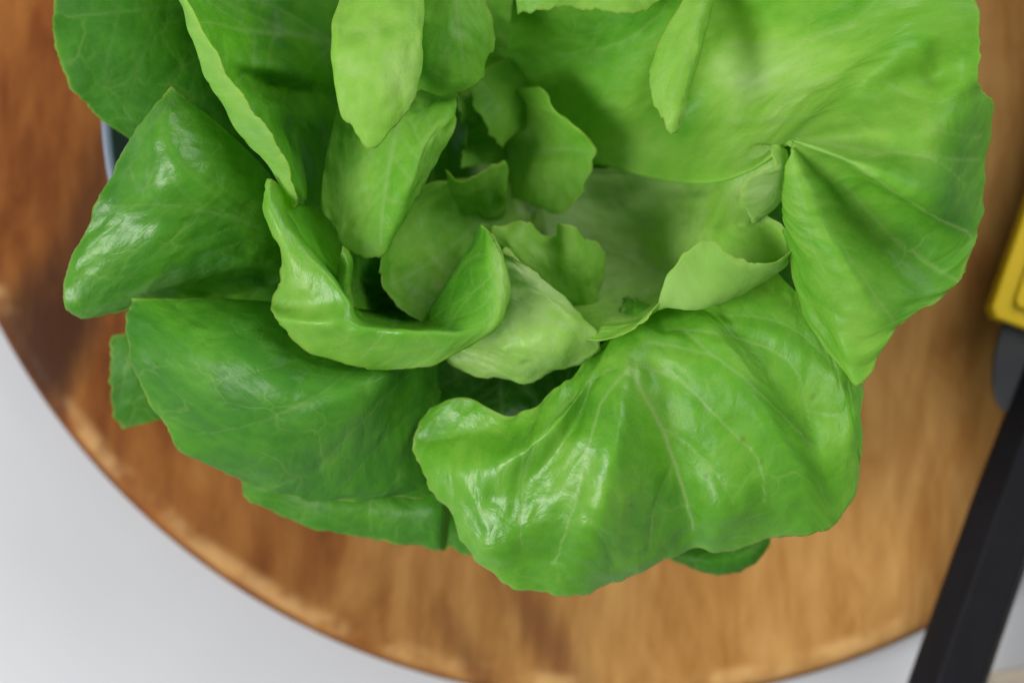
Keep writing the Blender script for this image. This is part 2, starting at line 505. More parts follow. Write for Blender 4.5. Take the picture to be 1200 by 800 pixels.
    f2 = vnoise(s_ * 130 + o1, t_ * 110, seed + 1) * 0.00050
    f3 = vnoise(s_ * 330, t_ * 300 + o2, seed + 2) * 0.00016
    f3 = f3 - np.abs(vnoise(s_ * 210 + 4, t_ * 200 + o1, seed + 11)) * 0.00022
    bl = (1 - np.exp(-(np.minimum(near, 0.02) / 0.0026) ** 2)) * 0.00042 - 0.0002
    inner = np.clip(e / 0.004, 0, 1)
    soft = np.clip(v / 0.25, 0, 1)
    h = (f1 + f2 * 0.85) * wr * (0.35 + 0.65 * inner) + f3 * wr + bl * quilt * inner
    ruf = (np.sin(S * 420 + 3 * vnoise(s_ * 60, t_ * 0 + 1, seed + 3)) * 0.5 + vnoise(s_ * 170, t_ * 20, seed + 4)) * 0.0006
    h = h + ruf * np.exp(-(e / 0.0055) ** 1.3) * ruffle * (v > 0.3)
    h = h * soft
    G = G + n * sgn * h[..., None]
    # notched margin
    gv = np.gradient(G, axis=1); gv /= np.maximum(np.linalg.norm(gv, axis=2, keepdims=True), 1e-9)
    tooth = (vnoise(s_ * 520, t_ * 0 + 5, seed + 5) * 0.55 + vnoise(s_ * 190, t_ * 0 + 7, seed + 6) * 0.8 + vnoise(s_ * 1150, t_ * 0 + 3, seed + 12) * 0.28
             - 1.1 * np.clip(vnoise(s_ * 300, t_ * 0 + 2, seed + 8) - 0.45, 0, 1)) * 0.00070 * teeth
    fall = np.exp(-((Tend - T) / 0.003) ** 2) * (v > 0.5)
    G = G + gv * (tooth * fall)[..., None]
    for (dx, dy, rad, depth) in dents:                       # local dents (photo pixel, radius px, depth mm)
        c = np.array(P(dx, dy, 8.5)); r_ = rad * 0.000187
        dd = np.hypot(G[..., 0] - c[0], G[..., 1] - c[1])
        G[..., 2] -= depth * 1e-3 * np.exp(-(dd / r_) ** 2)
    n = normals(G) * sgn
    thick = th * (1 + 1.6 * np.exp(-((u - mid) * W / 0.004) ** 2) * (1 - v) + 0.8 * (1 - v) ** 2)
    thick = thick * (0.33 + 0.67 * np.clip(e / 0.0012, 0, 1))
    G2 = G - n * thick[..., None]
    # attributes
    tn = tone + (base_tone - tone) * np.clip(1 - v / basefade, 0, 1) ** 1.4
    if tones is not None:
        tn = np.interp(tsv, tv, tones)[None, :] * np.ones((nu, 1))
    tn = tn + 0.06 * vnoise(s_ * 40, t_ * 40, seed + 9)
    if spots:                                                # paler or deeper green patches, some of them painted glow and shade
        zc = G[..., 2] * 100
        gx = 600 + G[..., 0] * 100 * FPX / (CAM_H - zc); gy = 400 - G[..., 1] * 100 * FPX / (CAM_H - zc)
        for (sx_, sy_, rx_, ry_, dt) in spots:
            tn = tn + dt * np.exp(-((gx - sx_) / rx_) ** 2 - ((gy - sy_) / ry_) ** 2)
    edge = np.exp(-(e / 0.00048) ** 2) * (v > 0.25)
    N = nu * nv
    idx = np.arange(N).reshape(nu, nv)
    a, b, c, d = idx[:-1, :-1].ravel(), idx[1:, :-1].ravel(), idx[1:, 1:].ravel(), idx[:-1, 1:].ravel()
    F1 = np.stack([a, b, c, d], 1) if sgn > 0 else np.stack([a, d, c, b], 1)
    F2 = (np.stack([a, d, c, b], 1) if sgn > 0 else np.stack([a, b, c, d], 1)) + N
    loop = np.concatenate([idx[:, 0], idx[-1, 1:], idx[::-1, -1][1:], idx[0, ::-1][1:-1]])
    lp2 = np.roll(loop, -1)
    F3 = np.stack([loop, loop + N, lp2 + N, lp2], 1) if sgn > 0 else np.stack([loop, lp2, lp2 + N, loop + N], 1)
    F = np.concatenate([F1, F2, F3]).astype(np.int32)
    allv = np.concatenate([G.reshape(-1, 3), G2.reshape(-1, 3)]).astype(np.float32)
    me = bpy.data.meshes.new("leaf")
    me.vertices.add(len(allv)); me.vertices.foreach_set("co", allv.ravel())
    me.loops.add(F.size); me.loops.foreach_set("vertex_index", F.ravel())
    me.polygons.add(len(F)); me.polygons.foreach_set("loop_start", np.arange(0, F.size, 4, dtype=np.int32))
    me.update(calc_edges=True)
    me.polygons.foreach_set("use_smooth", np.ones(len(F), dtype=bool))
    def attr(nm, x):
        at = me.attributes.new(nm, 'FLOAT', 'POINT')
        at.data.foreach_set("value", np.ascontiguousarray(x, dtype=np.float32))
    two = lambda x: np.concatenate([x.ravel(), x.ravel()])
    attr("vein", two(vein * vs)); attr("tone", two(np.clip(tn, 0, 1))); attr("edge", two(edge))
    mt = np.full((nu, nv), float(matte))
    for (sx_, sy_, rx_, dm) in mspots:
        zc = G[..., 2] * 100
        gx = 600 + G[..., 0] * 100 * FPX / (CAM_H - zc); gy = 400 - G[..., 1] * 100 * FPX / (CAM_H - zc)
        mt = mt + dm * np.exp(-((gx - sx_) / rx_) ** 2 - ((gy - sy_) / rx_) ** 2)
    attr("matte", two(np.clip(mt, 0, 1)))
    attr("side", np.concatenate([np.zeros(N), np.ones(N)]))
    uvl = me.uv_layers.new(name="flat")
    uvv = np.stack([two(S + 1 + seed * 0.37), two(T + 1)], 1)
    uvl.data.foreach_set("uv", uvv[F.ravel()].astype(np.float32).ravel())
    me.materials.append(M_LEAF)
    me.validate(); me.update()
    o = link(bpy.data.objects.new("leaf", me))
    child_of(o, lettuce)
    if label: o["label"] = label
    return o

#LEAVES
# L1 outer leaf, top left
leaf([
 [(330,-90,3.5),(250,-90,5),(160,-90,6.2),(85,-90,6.4)],
 [(335,0,3.5),(250,0,5),(160,0,6.3),(62,5,6.3)],
 [(340,60,3.5),(260,55,5),(170,55,6.2),(65,60,6.1)],
 [(345,110,3.5),(270,105,4.9),(185,100,5.9),(88,108,5.9)],
 [(350,150,3.5),(280,145,4.7),(200,140,5.6),(118,138,5.7)],
 [(355,190,3.5),(290,190,4.4),(220,180,5.2),(152,165,5.4)],
 [(360,230,3.5),(300,230,4),(240,230,4.6),(190,210,5)]],
 tone=0.18, base_tone=0.3, mid=0.3, wr=0.5, matte=0.95, label="dark outer leaf at the top left", vs=0.3)
# deep fillers
leaf([
 [(560,300,2.5),(480,380,3),(440,450,4),(430,520,4.5)],
 [(580,320,2.5),(520,400,3.2),(500,470,4.3),(490,560,4.8)],
 [(600,330,2.5),(570,410,3.2),(560,480,4.5),(560,580,4.8)],
 [(630,330,2.5),(630,410,3.2),(635,480,4.4),(640,590,4.6)],
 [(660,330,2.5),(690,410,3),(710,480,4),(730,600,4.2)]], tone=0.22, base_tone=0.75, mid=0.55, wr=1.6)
leaf([
 [(540,200,2.5),(440,200,2.9),(350,200,3.6),(250,180,4.3)],
 [(540,230,2.5),(440,260,3),(340,280,3.8),(220,290,4.7)],
 [(545,260,2.5),(450,310,3),(350,350,3.8),(230,370,4.7)],
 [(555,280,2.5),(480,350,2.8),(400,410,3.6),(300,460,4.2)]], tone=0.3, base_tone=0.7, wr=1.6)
leaf([
 [(560,180,2.4),(470,140,2.8),(380,90,3.5),(300,20,4)],
 [(570,160,2.4),(500,80,2.8),(430,0,3.6),(380,-80,4.5)],
 [(590,150,2.4),(560,60,2.8),(540,-20,3.6),(520,-90,4.5)],
 [(620,150,2.4),(630,50,2.8),(640,-20,3.4),(650,-90,4.2)]], tone=0.52, base_tone=0.85, wr=1.6, matte=.6)
leaf([
 [(700,150,2.4),(800,90,2.8),(920,20,3.6),(1020,-60,4.4)],
 [(710,190,2.4),(820,180,2.8),(940,170,3.4),(1050,150,4.2)],
 [(710,230,2.4),(820,270,2.8),(930,310,3.3),(1020,350,4.0)],
 [(700,260,2.4),(780,340,2.8),(860,420,3.3),(930,500,3.8)],
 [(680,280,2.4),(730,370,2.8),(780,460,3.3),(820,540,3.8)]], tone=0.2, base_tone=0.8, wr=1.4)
for (ang, rr, tt) in ((20, 130, .62), (75, 120, .6), (130, 130, .6), (190, 140, .5), (245, 130, .6), (300, 150, .7), (340, 150, .7)):
    rb_ = []
    for k in range(5):
        a_ = math.radians(ang + (k - 2) * 19)
        rb_.append([(648 + q * rr * math.cos(a_), 205 + q * rr * math.sin(a_), z_ + 0.15 * (k % 2)) for q, z_ in ((.06, 1.8), (.3, 1.7), (.62, 2.3), (1.0, 3.1))])
    leaf(rb_, tone=tt, base_tone=tt + .32, nlat=3, basefade=1.0)
# L17
leaf([
 [(240,400,2.8),(200,392,3.8),(160,390,4.5),(134,392,4.6)],
 [(240,420,2.8),(200,418,4),(160,420,4.6),(127,432,4.4)],
 [(240,440,2.8),(205,445,4),(170,455,4.4),(131,470,4.1)],
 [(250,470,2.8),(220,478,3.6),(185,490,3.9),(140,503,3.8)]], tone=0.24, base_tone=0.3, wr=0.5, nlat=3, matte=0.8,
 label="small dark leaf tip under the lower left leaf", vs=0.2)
# L18
leaf([
 [(780,600,3),(775,625,4),(778,645,4.2),(780,652,4.2)],
 [(810,600,3),(808,635,4.3),(808,655,4.6),(812,668,4.3)],
 [(845,600,3),(847,635,4.5),(850,658,4.8),(850,673,4.4)],
 [(880,595,3),(882,625,4.4),(885,648,4.7),(884,662,4.4)],
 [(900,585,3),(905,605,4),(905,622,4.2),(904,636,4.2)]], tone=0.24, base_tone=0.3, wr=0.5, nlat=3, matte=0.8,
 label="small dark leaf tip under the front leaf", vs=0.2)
# L16
leaf([
 [(560,500,3.5),(570,560,3.9),(575,600,4.2),(580,640,4.3)],
 [(540,500,3.5),(550,560,3.9),(552,605,4.2),(556,646,4.2)],
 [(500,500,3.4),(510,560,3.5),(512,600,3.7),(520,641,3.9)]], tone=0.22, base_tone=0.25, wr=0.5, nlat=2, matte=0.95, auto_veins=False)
leaf([
 [(300,480,3.5),(290,510,4.3),(283,535,4.8),(279,552,4.8)],
 [(330,490,3.5),(315,530,4.8),(300,560,5.3),(287,582,5)],
 [(370,490,3.5),(360,540,5),(345,580,5.4),(335,606,5)],
 [(420,490,3.5),(415,550,5.2),(410,595,5.6),(405,626,5.1)],
 [(470,490,3.5),(472,550,5.2),(472,600,5.8),(470,638,5.2)],
 [(512,490,3.5),(516,550,5.2),(520,595,6.0),(512,645,5.4)],
 [(535,490,3.5),(530,550,4.6),(526,596,5.0),(522,640,4.6)]], tone=0.26, base_tone=0.3, mid=0.6, wr=0.7, matte=0.7, nlat=4,
 label="dark leaf edge showing below the lower left leaf", vs=0.3)
# L12/13 large right-hand leaf
leaf([
 [(585,170,3.2),(590,90,4),(600,10,5.5),(610,-70,7)],
 [(640,185,3.4),(660,110,4.3),(700,20,6),(730,-70,7.6)],
 [(695,192,3.9),(740,105,5.3),(790,10,6.8),(830,-80,8.4)],
 [(760,207,4.6),(812,120,4.7),(870,20,6.7),(920,-80,9.1)],
 [(830,213,6),(885,130,6.3),(955,40,8.1),(1020,-70,9.8)],
 [(880,197,7.5),(940,120,7.6),(1025,45,9),(1105,-40,10)],
 [(908,177,8.8),(975,122,8.7),(1062,62,9.5),(1142,5,9.6)],
 [(916,170,9.2),(985,130,9.0),(1082,92,9.1),(1149,50,9.5)],
 [(922,166,9.6),(1000,142,9.3),(1085,118,9.3),(1146,97,9.3)],
 [(925,164,9.8),(1010,157,9.6),(1100,150,9.6),(1163,122,8.1)],
 [(927,164,10),(1015,178,9.6),(1100,185,9.5),(1157,185,7.5)],
 [(929,164,10.1),(1012,196,10.2),(1088,235,10.0),(1151,250,8.0)],
 [(930,168,10.0),(1004,210,9.45),(1076,265,8.9),(1136,303,8.5)],
 [(930,172,9.95),(991,232,9.15),(1052,303,8.6),(1110,345,8.5)],
 [(929,176,10),(977,243,9.5),(1028,318,9.2),(1068,371,8.9)],
 [(927,180,10),(962,252,9.9),(1006,335,9.8),(1043,400,9.2)],
 [(925,184,9.95),(947,258,9.85),(986,340,9.65),(1020,436,9.0)],
 [(923,188,9.9),(934,256,9.7),(965,335,9.45),(1004,450,9.0)],
 [(921,192,9.85),(921,248,9.45),(943,320,9.1),(983,425,8.65)],
 [(920,194,9.8),(917,236,9.2),(922,292,8.6),(948,385,8.3)]],
 tone=0.50, base_tone=0.68, mid=0.60, basefade=0.7, wr=1.1, vs=0.9, quilt=0.4, matte=.6,
 dents=[(1092,92,16,2.2),(1070,66,14,-1.5),(1110,60,20,-1.0)], spots=[(900,80,100,60,.32),(1015,415,38,60,.16),(640,140,50,60,.12),(690,60,30,90,-.10),(940,60,60,60,.05),(830,170,90,30,.12),(1120,60,35,60,.08),(1080,160,60,50,.05),(800,100,26,85,-.2),(750,40,30,50,-.1),(1000,110,60,40,-.1),(1125,200,22,90,-.14),(1090,310,40,40,-.12),(1010,330,40,90,.06)], nlat=4, auto_veins=False, side_edges=(False, True),  # tone spots: pale pigment, plus translucent glow and fold shade put into colour
 veins=[([(930,166),(1005,194),(1060,230),(1110,262),(1140,275)],1.1,.4,1.0),
        ([(1000,188),(1050,178),(1090,188),(1130,215)],.5,.25,.7),
        ([(928,172),(960,240),(1010,320),(1048,378)],.6,.3,.5),
        ([(925,180),(938,250),(965,320)],.5,.3,.4),
        ([(850,55),(900,54),(950,46),(1000,30)],1.2,.6,.8),
        ([(840,95),(890,102),(930,102),(980,88)],1.3,.6,.8),
        ([(850,138),(900,140),(960,130)],1.2,.6,.5),
        ([(700,60),(760,30),(800,-20)],.6,.3,.5),
        ([(1040,100),(1070,108),(1095,120),(1120,112)],.5,.25,.6),
        ([(1095,150),(1120,158),(1150,160)],.35,.2,.6),
        ([(1080,178),(1110,186),(1150,185)],.35,.2,.5),
        ([(990,215),(1060,290),(1120,330)],.5,.25,.5)],
 label="large bright green leaf spreading to the right edge of the lettuce")
# L12b
leaf([
 [(820,-90,6.5),(800,0,7.8),(775,45,8),(763,85,7.8)],
 [(830,-90,6.5),(812,20,8.2),(790,70,8.3),(768,122,7.9)],
 [(840,-90,6.5),(825,20,8.1),(808,80,8.2),(785,163,7.8)],
 [(850,-90,6.5),(835,0,7.7),(822,60,7.8),(806,130,7.6)]], tone=0.70, base_tone=0.75, nlat=4, wr=1.2, matte=.7, teeth=1.5,
 label="pale leaf tongue hanging at the top right of the heart")
# L12c
leaf([
 [(590,-90,6),(600,-50,7),(602,-15,7.4),(606,18,7.2)],
 [(640,-90,6),(640,-50,7.2),(640,-15,7.6),(643,11,7.4)],
 [(690,-90,6),(690,-50,7.2),(690,-15,7.6),(692,12,7.4)],
 [(740,-90,6),(740,-50,7.2),(740,-15,7.6),(738,16,7.4)],
 [(800,-90,6),(800,-65,7),(800,-35,7.4),(797,-4,7.2)]], tone=0.68, base_tone=0.7, nlat=4, matte=.5, teeth=1.4)
# L14 front leaf
leaf([
 [(706,384,1.6),(700,408,6.9),(655,452,8.1),(598,487,7.4),(547,466,7.1),(503,478,6.8)],
 [(708,384,1.6),(703,412,7.2),(655,474,8.5),(594,505,7.6),(536,508,7.1),(483,516,6.8)],
 [(710,384,1.6),(706,412,7.5),(660,488,8.8),(604,534,8.5),(554,552,7.9),(504,563,7.1)],
 [(713,384,1.6),(710,410,7.7),(672,500,8.5),(622,562,8.1),(578,600,7.9),(529,604,7.2)],
 [(717,384,1.6),(716,408,7.85),(682,508,8.8),(642,575,8.3),(600,628,8.0),(551,650,7.2)],
 [(722,384,1.6),(722,408,7.95),(702,512,9.0),(668,582,8.5),(630,640,7.7),(592,683,7.0)],
 [(728,384,1.6),(732,406,8.0),(724,512,9.15),(706,590,8.9),(686,650,7.9),(660,698,6.9)],
 [(736,384,1.6),(746,404,8.0),(752,500,8.6),(754,580,8.2),(745,632,7.5),(728,681,6.6)],
 [(740,384,1.6),(762,400,8.0),(782,482,8.05),(798,550,7.75),(805,600,7.25),(806,645,6.4)],
 [(758,384,1.6),(784,396,8.0),(812,468,8.35),(832,538,8.15),(840,596,7.9),(842,648,6.7)],
 [(778,384,1.6),(808,390,8.0),(845,460,8.5),(874,522,8.4),(890,582,8.0),(900,632,6.9)],
 [(800,384,1.6),(836,384,8.1),(878,455,8.65),(914,515,8.65),(942,566,8.3),(952,625,7.2)],
 [(818,293,2.7),(856,376,7.9),(902,440,8.25),(936,500,8.15),(964,552,8.0),(982,612,7.3)],
 [(840,282,2.7),(884,364,8.0),(934,424,8.4),(970,480,8.3),(990,528,8.2),(1004,566,7.5)],
 [(860,270,2.7),(906,350,8.0),(954,402,8.5),(986,446,8.6),(1002,480,8.5),(1010,520,8.0)],
 [(880,256,2.7),(922,330,7.8),(962,368,8.2),(988,396,8.2),(1000,420,8.2),(1010,450,8.0)]],
 tone=0.50, base_tone=0.52, mid=0.52, wr=0.9, nlat=5, mspots=[(890,470,130,.7),(960,560,70,.4)], quilt=1.2,
 spots=[(960,440,50,70,.05),(840,600,60,40,-.05),(620,540,80,80,.07),(760,590,50,60,-.05)], auto_veins=False, side_edges=(True, False),
 veins=[([(742,432),(770,490),(795,555),(812,620)],1.0,.35,1.0),
        ([(738,430),(705,470),(690,520),(672,590),(650,660)],.55,.25,.8),
        ([(720,430),(670,460),(640,500),(615,560),(612,640)],.5,.25,.7),
        ([(650,455),(618,500),(611,560),(600,600)],.4,.2,.5),
        ([(745,425),(800,450),(850,500),(890,545),(895,590)],.5,.25,.7),
        ([(760,400),(840,420),(900,470),(950,520)],.5,.25,.6),
        ([(780,385),(860,395),(930,430),(945,480),(950,500)],.5,.25,.7),
        ([(850,370),(920,380),(970,420),(1000,460)],.4,.2,.5),
        ([(800,385),(835,415),(870,440)],.6,.3,.6),
        ([(778,500),(830,545),(860,590)],.35,.2,.5),
        ([(690,520),(650,560),(625,610)],.35,.2,.5),
        ([(945,480),(985,485),(1003,470)],.3,.2,.5),
        ([(672,590),(700,620),(720,660)],.3,.2,.4),
        ([(790,540),(770,590),(760,640)],.35,.2,.5),
        ([(570,500),(530,510),(500,515)],.3,.2,.4)],
 dents=[(577,585,14,1.2),(720,570,20,0.7),(600,620,22,0.8),(640,560,20,0.7)],
 label="large glossy front leaf with a pale midrib and wavy lower edge", vs=1.1)
# L15
leaf([
 [(440,350,4.5),(370,353,5.8),(290,351,6.8),(210,349,7.1),(153,349,7.1)],
 [(450,370,4.5),(380,372,6.6),(300,375,7.8),(220,380,7.8),(148,378,7.1)],
 [(460,385,4.5),(395,395,7.2),(320,408,8.4),(235,420,8.2),(155,425,7)],
 [(470,395,4.5),(410,415,7.8),(340,440,8.7),(255,465,8.2),(177,475,6.8)],
 [(480,400,4.5),(430,430,8.4),(370,465,8.8),(290,505,8),(211,522,6.6)],
 [(490,405,4.5),(450,440,8.6),(400,485,8.6),(330,540,7.5),(270,556,6.4)],
 [(497,408,4.5),(468,450,8),(430,505,7.8),(375,560,6.9),(335,582,6.2)],
 [(503,410,4.5),(485,460,7),(462,520,7),(430,570,6.5),(405,587,6.1)],
 [(510,412,4.5),(500,470,6),(495,525,6.2),(490,570,6.1),(475,585,5.9)],
 [(515,415,4.5),(515,475,5.2),(520,525,5.5),(525,570,5.6),(530,587,5.6)]],
 tone=0.27, base_tone=0.28, mid=0.5, wr=0.6, matte=0.5, nlat=5, auto_veins=False,
 veins=[([(480,440),(420,500),(370,555)],.5,.25,.7),([(490,480),(440,530),(400,570)],.4,.2,.6),
        ([(420,425),(360,470),(290,500),(230,510)],.5,.25,.6),([(400,400),(320,430),(230,450)],.4,.2,.5),
        ([(380,380),(300,385),(220,400)],.4,.2,.4),([(340,490),(355,440),(395,410)],.3,.2,.3),
        ([(500,500),(470,545),(462,580)],.35,.2,.5)],
 dents=[(210,380,10,0.6),(430,462,12,0.5)],
 label="broad smooth dark green leaf at the lower left", vs=0.4)
# L2
leaf([
 [(340,260,5),(322,212,6.5),(285,170,7.6),(240,132,8.3),(216,110,8.5),(200,99,8.5)],
 [(340,265,5),(312,218,7),(270,180,8.2),(222,150,8.9),(190,132,9),(166,138,8.5)],
 [(340,270,5),(308,232,7.4),(260,205,8.6),(205,185,9.2),(168,172,8.9),(146,171,8.3)],
 [(340,275,5),(302,250,7.3),(250,235,8.5),(190,225,8.9),(145,222,8.4),(123,216,8)],
 [(340,285,5),(300,270,7),(245,262,7.9),(180,262,8.3),(125,262,8),(99,268,7.7)],
 [(340,295,5),(300,290,6.6),(240,292,7.4),(170,300,7.8),(110,305,7.7),(76,323,7.3)],
 [(340,305,5),(300,310,6.2),(240,318,6.7),(170,328,7.3),(115,340,7.3),(84,366,6.9)],
 [(340,315,5),(300,328,5.0),(240,336,5.4),(180,346,6.6),(140,353,6.9),(108,374,6.7)],
 [(340,325,5),(300,340,4.6),(250,347,4.9),(200,352,5.9),(170,356,6.5),(148,362,6.5)]],
 tone=0.33, base_tone=0.35, mid=0.45, matte=.15, wr=0.9, nlat=4,
 label="glossy leaf jutting out at the left", vs=0.35)
# L3
leaf([
 [(425,-90,3.8),(370,-90,4.4),(310,-90,5.2),(230,-90,6.6),(196,-90,8.2),(183,-90,9.0),(190,-90,9.5)],
 [(420,20,3.8),(375,10,4.4),(320,0,5.3),(255,0,6.8),(220,0,8.3),(209,0,9.1),(219,0,9.6)],
 [(415,60,3.8),(375,50,4.4),(330,45,5.4),(280,45,6.8),(243,40,8.3),(226,45,9.1),(243,42,9.7)],
 [(410,90,3.8),(378,88,4.5),(340,82,6.2),(298,76,7.2),(257,70,8.2),(237,76,9.0),(258,68,9.7)],
 [(405,120,3.8),(375,112,4.3),(345,106,5.1),(312,100,6.2),(272,95,8.0),(250,102,8.9),(273,94,9.6)],
 [(402,145,3.8),(378,140,4.5),(352,134,5.8),(328,128,6.9),(294,124,8.2),(269,131,8.9),(292,122,9.5)],
 [(400,165,3.8),(380,163,4.4),(357,158,5.3),(336,154,6.6),(312,150,8.0),(288,160,8.8),(311,147,9.4)],
 [(395,205,4.0),(380,205,4.6),(365,203,5.4),(352,200,6.7),(337,196,8.0),(322,204,8.6),(337,191,9.1)],
 [(385,240,4.3),(375,243,4.8),(365,243,5.6),(357,242,6.7),(350,240,7.8),(345,244,8.2),(348,234,8.5)]],
 tone=0.36, base_tone=0.45, mid=0.35, wr=1.1, nlat=4, ruffle=0.3, tones=(.4,.36,.34,.34,.4,.6,.66),
 label="upright leaf at the upper left with a rolled pale rim")
# L5b, L6, L5
leaf([
 [(470,-90,6),(478,0,7),(480,60,7.3),(482,106,7.1)],
 [(510,-90,6),(512,0,7.5),(515,60,7.8),(518,112,7.2)],
 [(535,-90,6),(540,0,7.5),(545,50,7.7),(554,104,7.1)],
 [(550,-90,6),(560,5,7.2),(566,40,7.4),(569,80,7.1)],
 [(560,-90,6),(570,-5,6.9),(576,20,7),(579,48,6.9)]], tone=0.58, base_tone=0.6, nlat=4, wr=1.6, matte=.6, teeth=1.6)
leaf([
 [(400,100,5),(388,150,6.6),(379,200,7.2),(375,245,7.3)],
 [(425,95,5.8),(415,150,7.0),(407,212,7.3),(396,279,7.5)],
 [(460,95,6.0),(450,160,7.5),(442,230,7.7),(436,304,7.9)],
 [(495,100,6.1),(485,150,7.3),(476,210,7.9),(464,280,7.7)],
 [(520,105,5.5),(512,140,7.4),(505,170,7.6),(490,228,7.2)],
 [(536,108,5.8),(535,125,7),(533,148,7.2),(521,176,7)]], tone=0.62, base_tone=0.62, mid=0.45, nlat=5, wr=1.5, vs=.8, matte=.5, teeth=1.4,
 label="light green leaf pointing down to the heart")
leaf([
 [(415,-90,6.5),(399,0,8.3),(388,30,8.8),(391,88,8.8)],
 [(430,-90,6.5),(418,10,8.7),(409,70,9.2),(404,138,8.9)],
 [(450,-90,6.5),(442,10,8.9),(436,80,9.4),(432,170,8.9)],
 [(470,-90,6.5),(466,10,8.8),(462,70,9.3),(464,148,8.9)],
 [(490,-90,6.5),(487,0,8.6),(488,50,9),(482,110,8.8)],
 [(502,-90,6.5),(495,-10,8.3),(495,28,8.7),(491,78,8.6)]], tone=0.78, base_tone=0.76, nlat=4, wr=1.3, vs=.8, matte=.6, teeth=1.4, auto_veins=False,
 veins=[([(390,30),(430,33),(470,25),(492,30)],.5,.3,.7),([(390,83),(430,80),(460,65),(490,55)],.5,.3,.7),([(440,10),(436,80),(433,150)],.5,.3,.4)],
 label="pale green leaf tongue hanging in from the top edge")
# heart
leaf([
 [(575,110,2.8),(600,105,3.9),(618,103,4.9),(632,103,5.6)],
 [(572,130,2.8),(605,128,3.9),(628,128,4.9),(646,131,5.8)],
 [(570,155,2.8),(610,155,3.9),(650,150,5.0),(680,157,5.8)],
 [(572,175,2.8),(612,172,3.8),(656,170,4.9),(694,172,5.5)],
 [(575,190,2.8),(615,192,3.8),(655,195,4.8),(690,202,5.3)],
 [(580,205,2.8),(618,210,3.8),(650,220,4.6),(674,230,5.1)],
 [(585,218,2.8),(618,225,3.7),(642,236,4.4),(660,250,4.8)],
 [(590,230,2.8),(612,235,3.4),(630,240,3.9),(645,244,4.2)]], tone=0.64, base_tone=0.88, nlat=3, wr=1.6, matte=.6, teeth=1.4, ruffle=1.8, label="small bright heart leaf with a wavy right edge")
leaf([
 [(560,270,3),(540,245,4),(528,222,5),(523,203,5.2)],
 [(570,270,3),(555,240,4.1),(545,222,5),(545,208,5.3)],
 [(580,270,3),(572,240,4.2),(566,215,5),(566,200,5.3)],
 [(590,265,3),(585,235,4.2),(582,205,5),(585,183,5.3)],
 [(595,255,3),(593,235,4),(592,220,4.6),(594,205,4.8)]], tone=0.62, base_tone=0.6, nlat=2, wr=1.6, matte=.6, teeth=1.5, ruffle=2.2)
leaf([
 [(620,60,3.5),(590,70,4.5),(565,85,5.2),(550,105,5.3)],
 [(630,80,3.3),(600,95,4.3),(575,110,5.1),(556,130,5.3)],
 [(630,110,3.2),(610,125,4.1),(588,138,5),(568,152,5.1)],
 [(625,140,3.1),(615,150,4),(602,162,4.6),(590,175,4.8)]], tone=0.64, base_tone=0.85, nlat=2, wr=1.6, matte=.6, teeth=1.5, ruffle=2.2)
leaf([
 [(530,90,3.2),(538,110,4.4),(546,118,4.8),(549,122,5.0)],
 [(525,130,3.2),(535,135,4.2),(541,140,4.6),(545,142,4.8)],
 [(525,165,3.2),(532,168,4.0),(538,172,4.3),(544,172,4.5)],
 [(528,200,3.2),(540,198,3.8),(550,194,4.0),(558,190,4.1)]], tone=0.4, base_tone=0.45, nlat=2)
leaf([
 [(602,88,3),(575,100,4.0),(552,112,4.6),(538,110,4.9)],
 [(602,115,3),(578,125,3.9),(556,135,4.5),(541,138,4.8)],
 [(602,150,3),(580,152,3.6),(562,156,4.0),(548,160,4.3)],
 [(602,185,3),(585,190,3.6),(566,192,4.2),(540,196,4.7)]], tone=0.55, base_tone=0.8, nlat=3, wr=1.8, matte=.6, teeth=1.6, ruffle=2.0)
# L8
leaf([
 [(600,215,3.3),(560,210,3.9),(510,215,4.8),(470,240,5.8)],
 [(600,225,3.3),(560,230,3.8),(500,250,4.8),(452,288,6.2)],
 [(602,235,3.3),(565,250,3.8),(505,285,5.0),(447,315,6.5)],
 [(604,245,3.3),(570,270,3.8),(515,310,5.2),(455,347,6.6)],
 [(608,255,3.3),(580,285,3.8),(540,325,5.2),(495,372,6.5)],
 [(612,260,3.3),(595,290,3.8),(575,330,5.1),(560,375,6.2)]], tone=0.54, base_tone=0.72, nlat=4, wr=1.6, matte=.5, teeth=1.4)
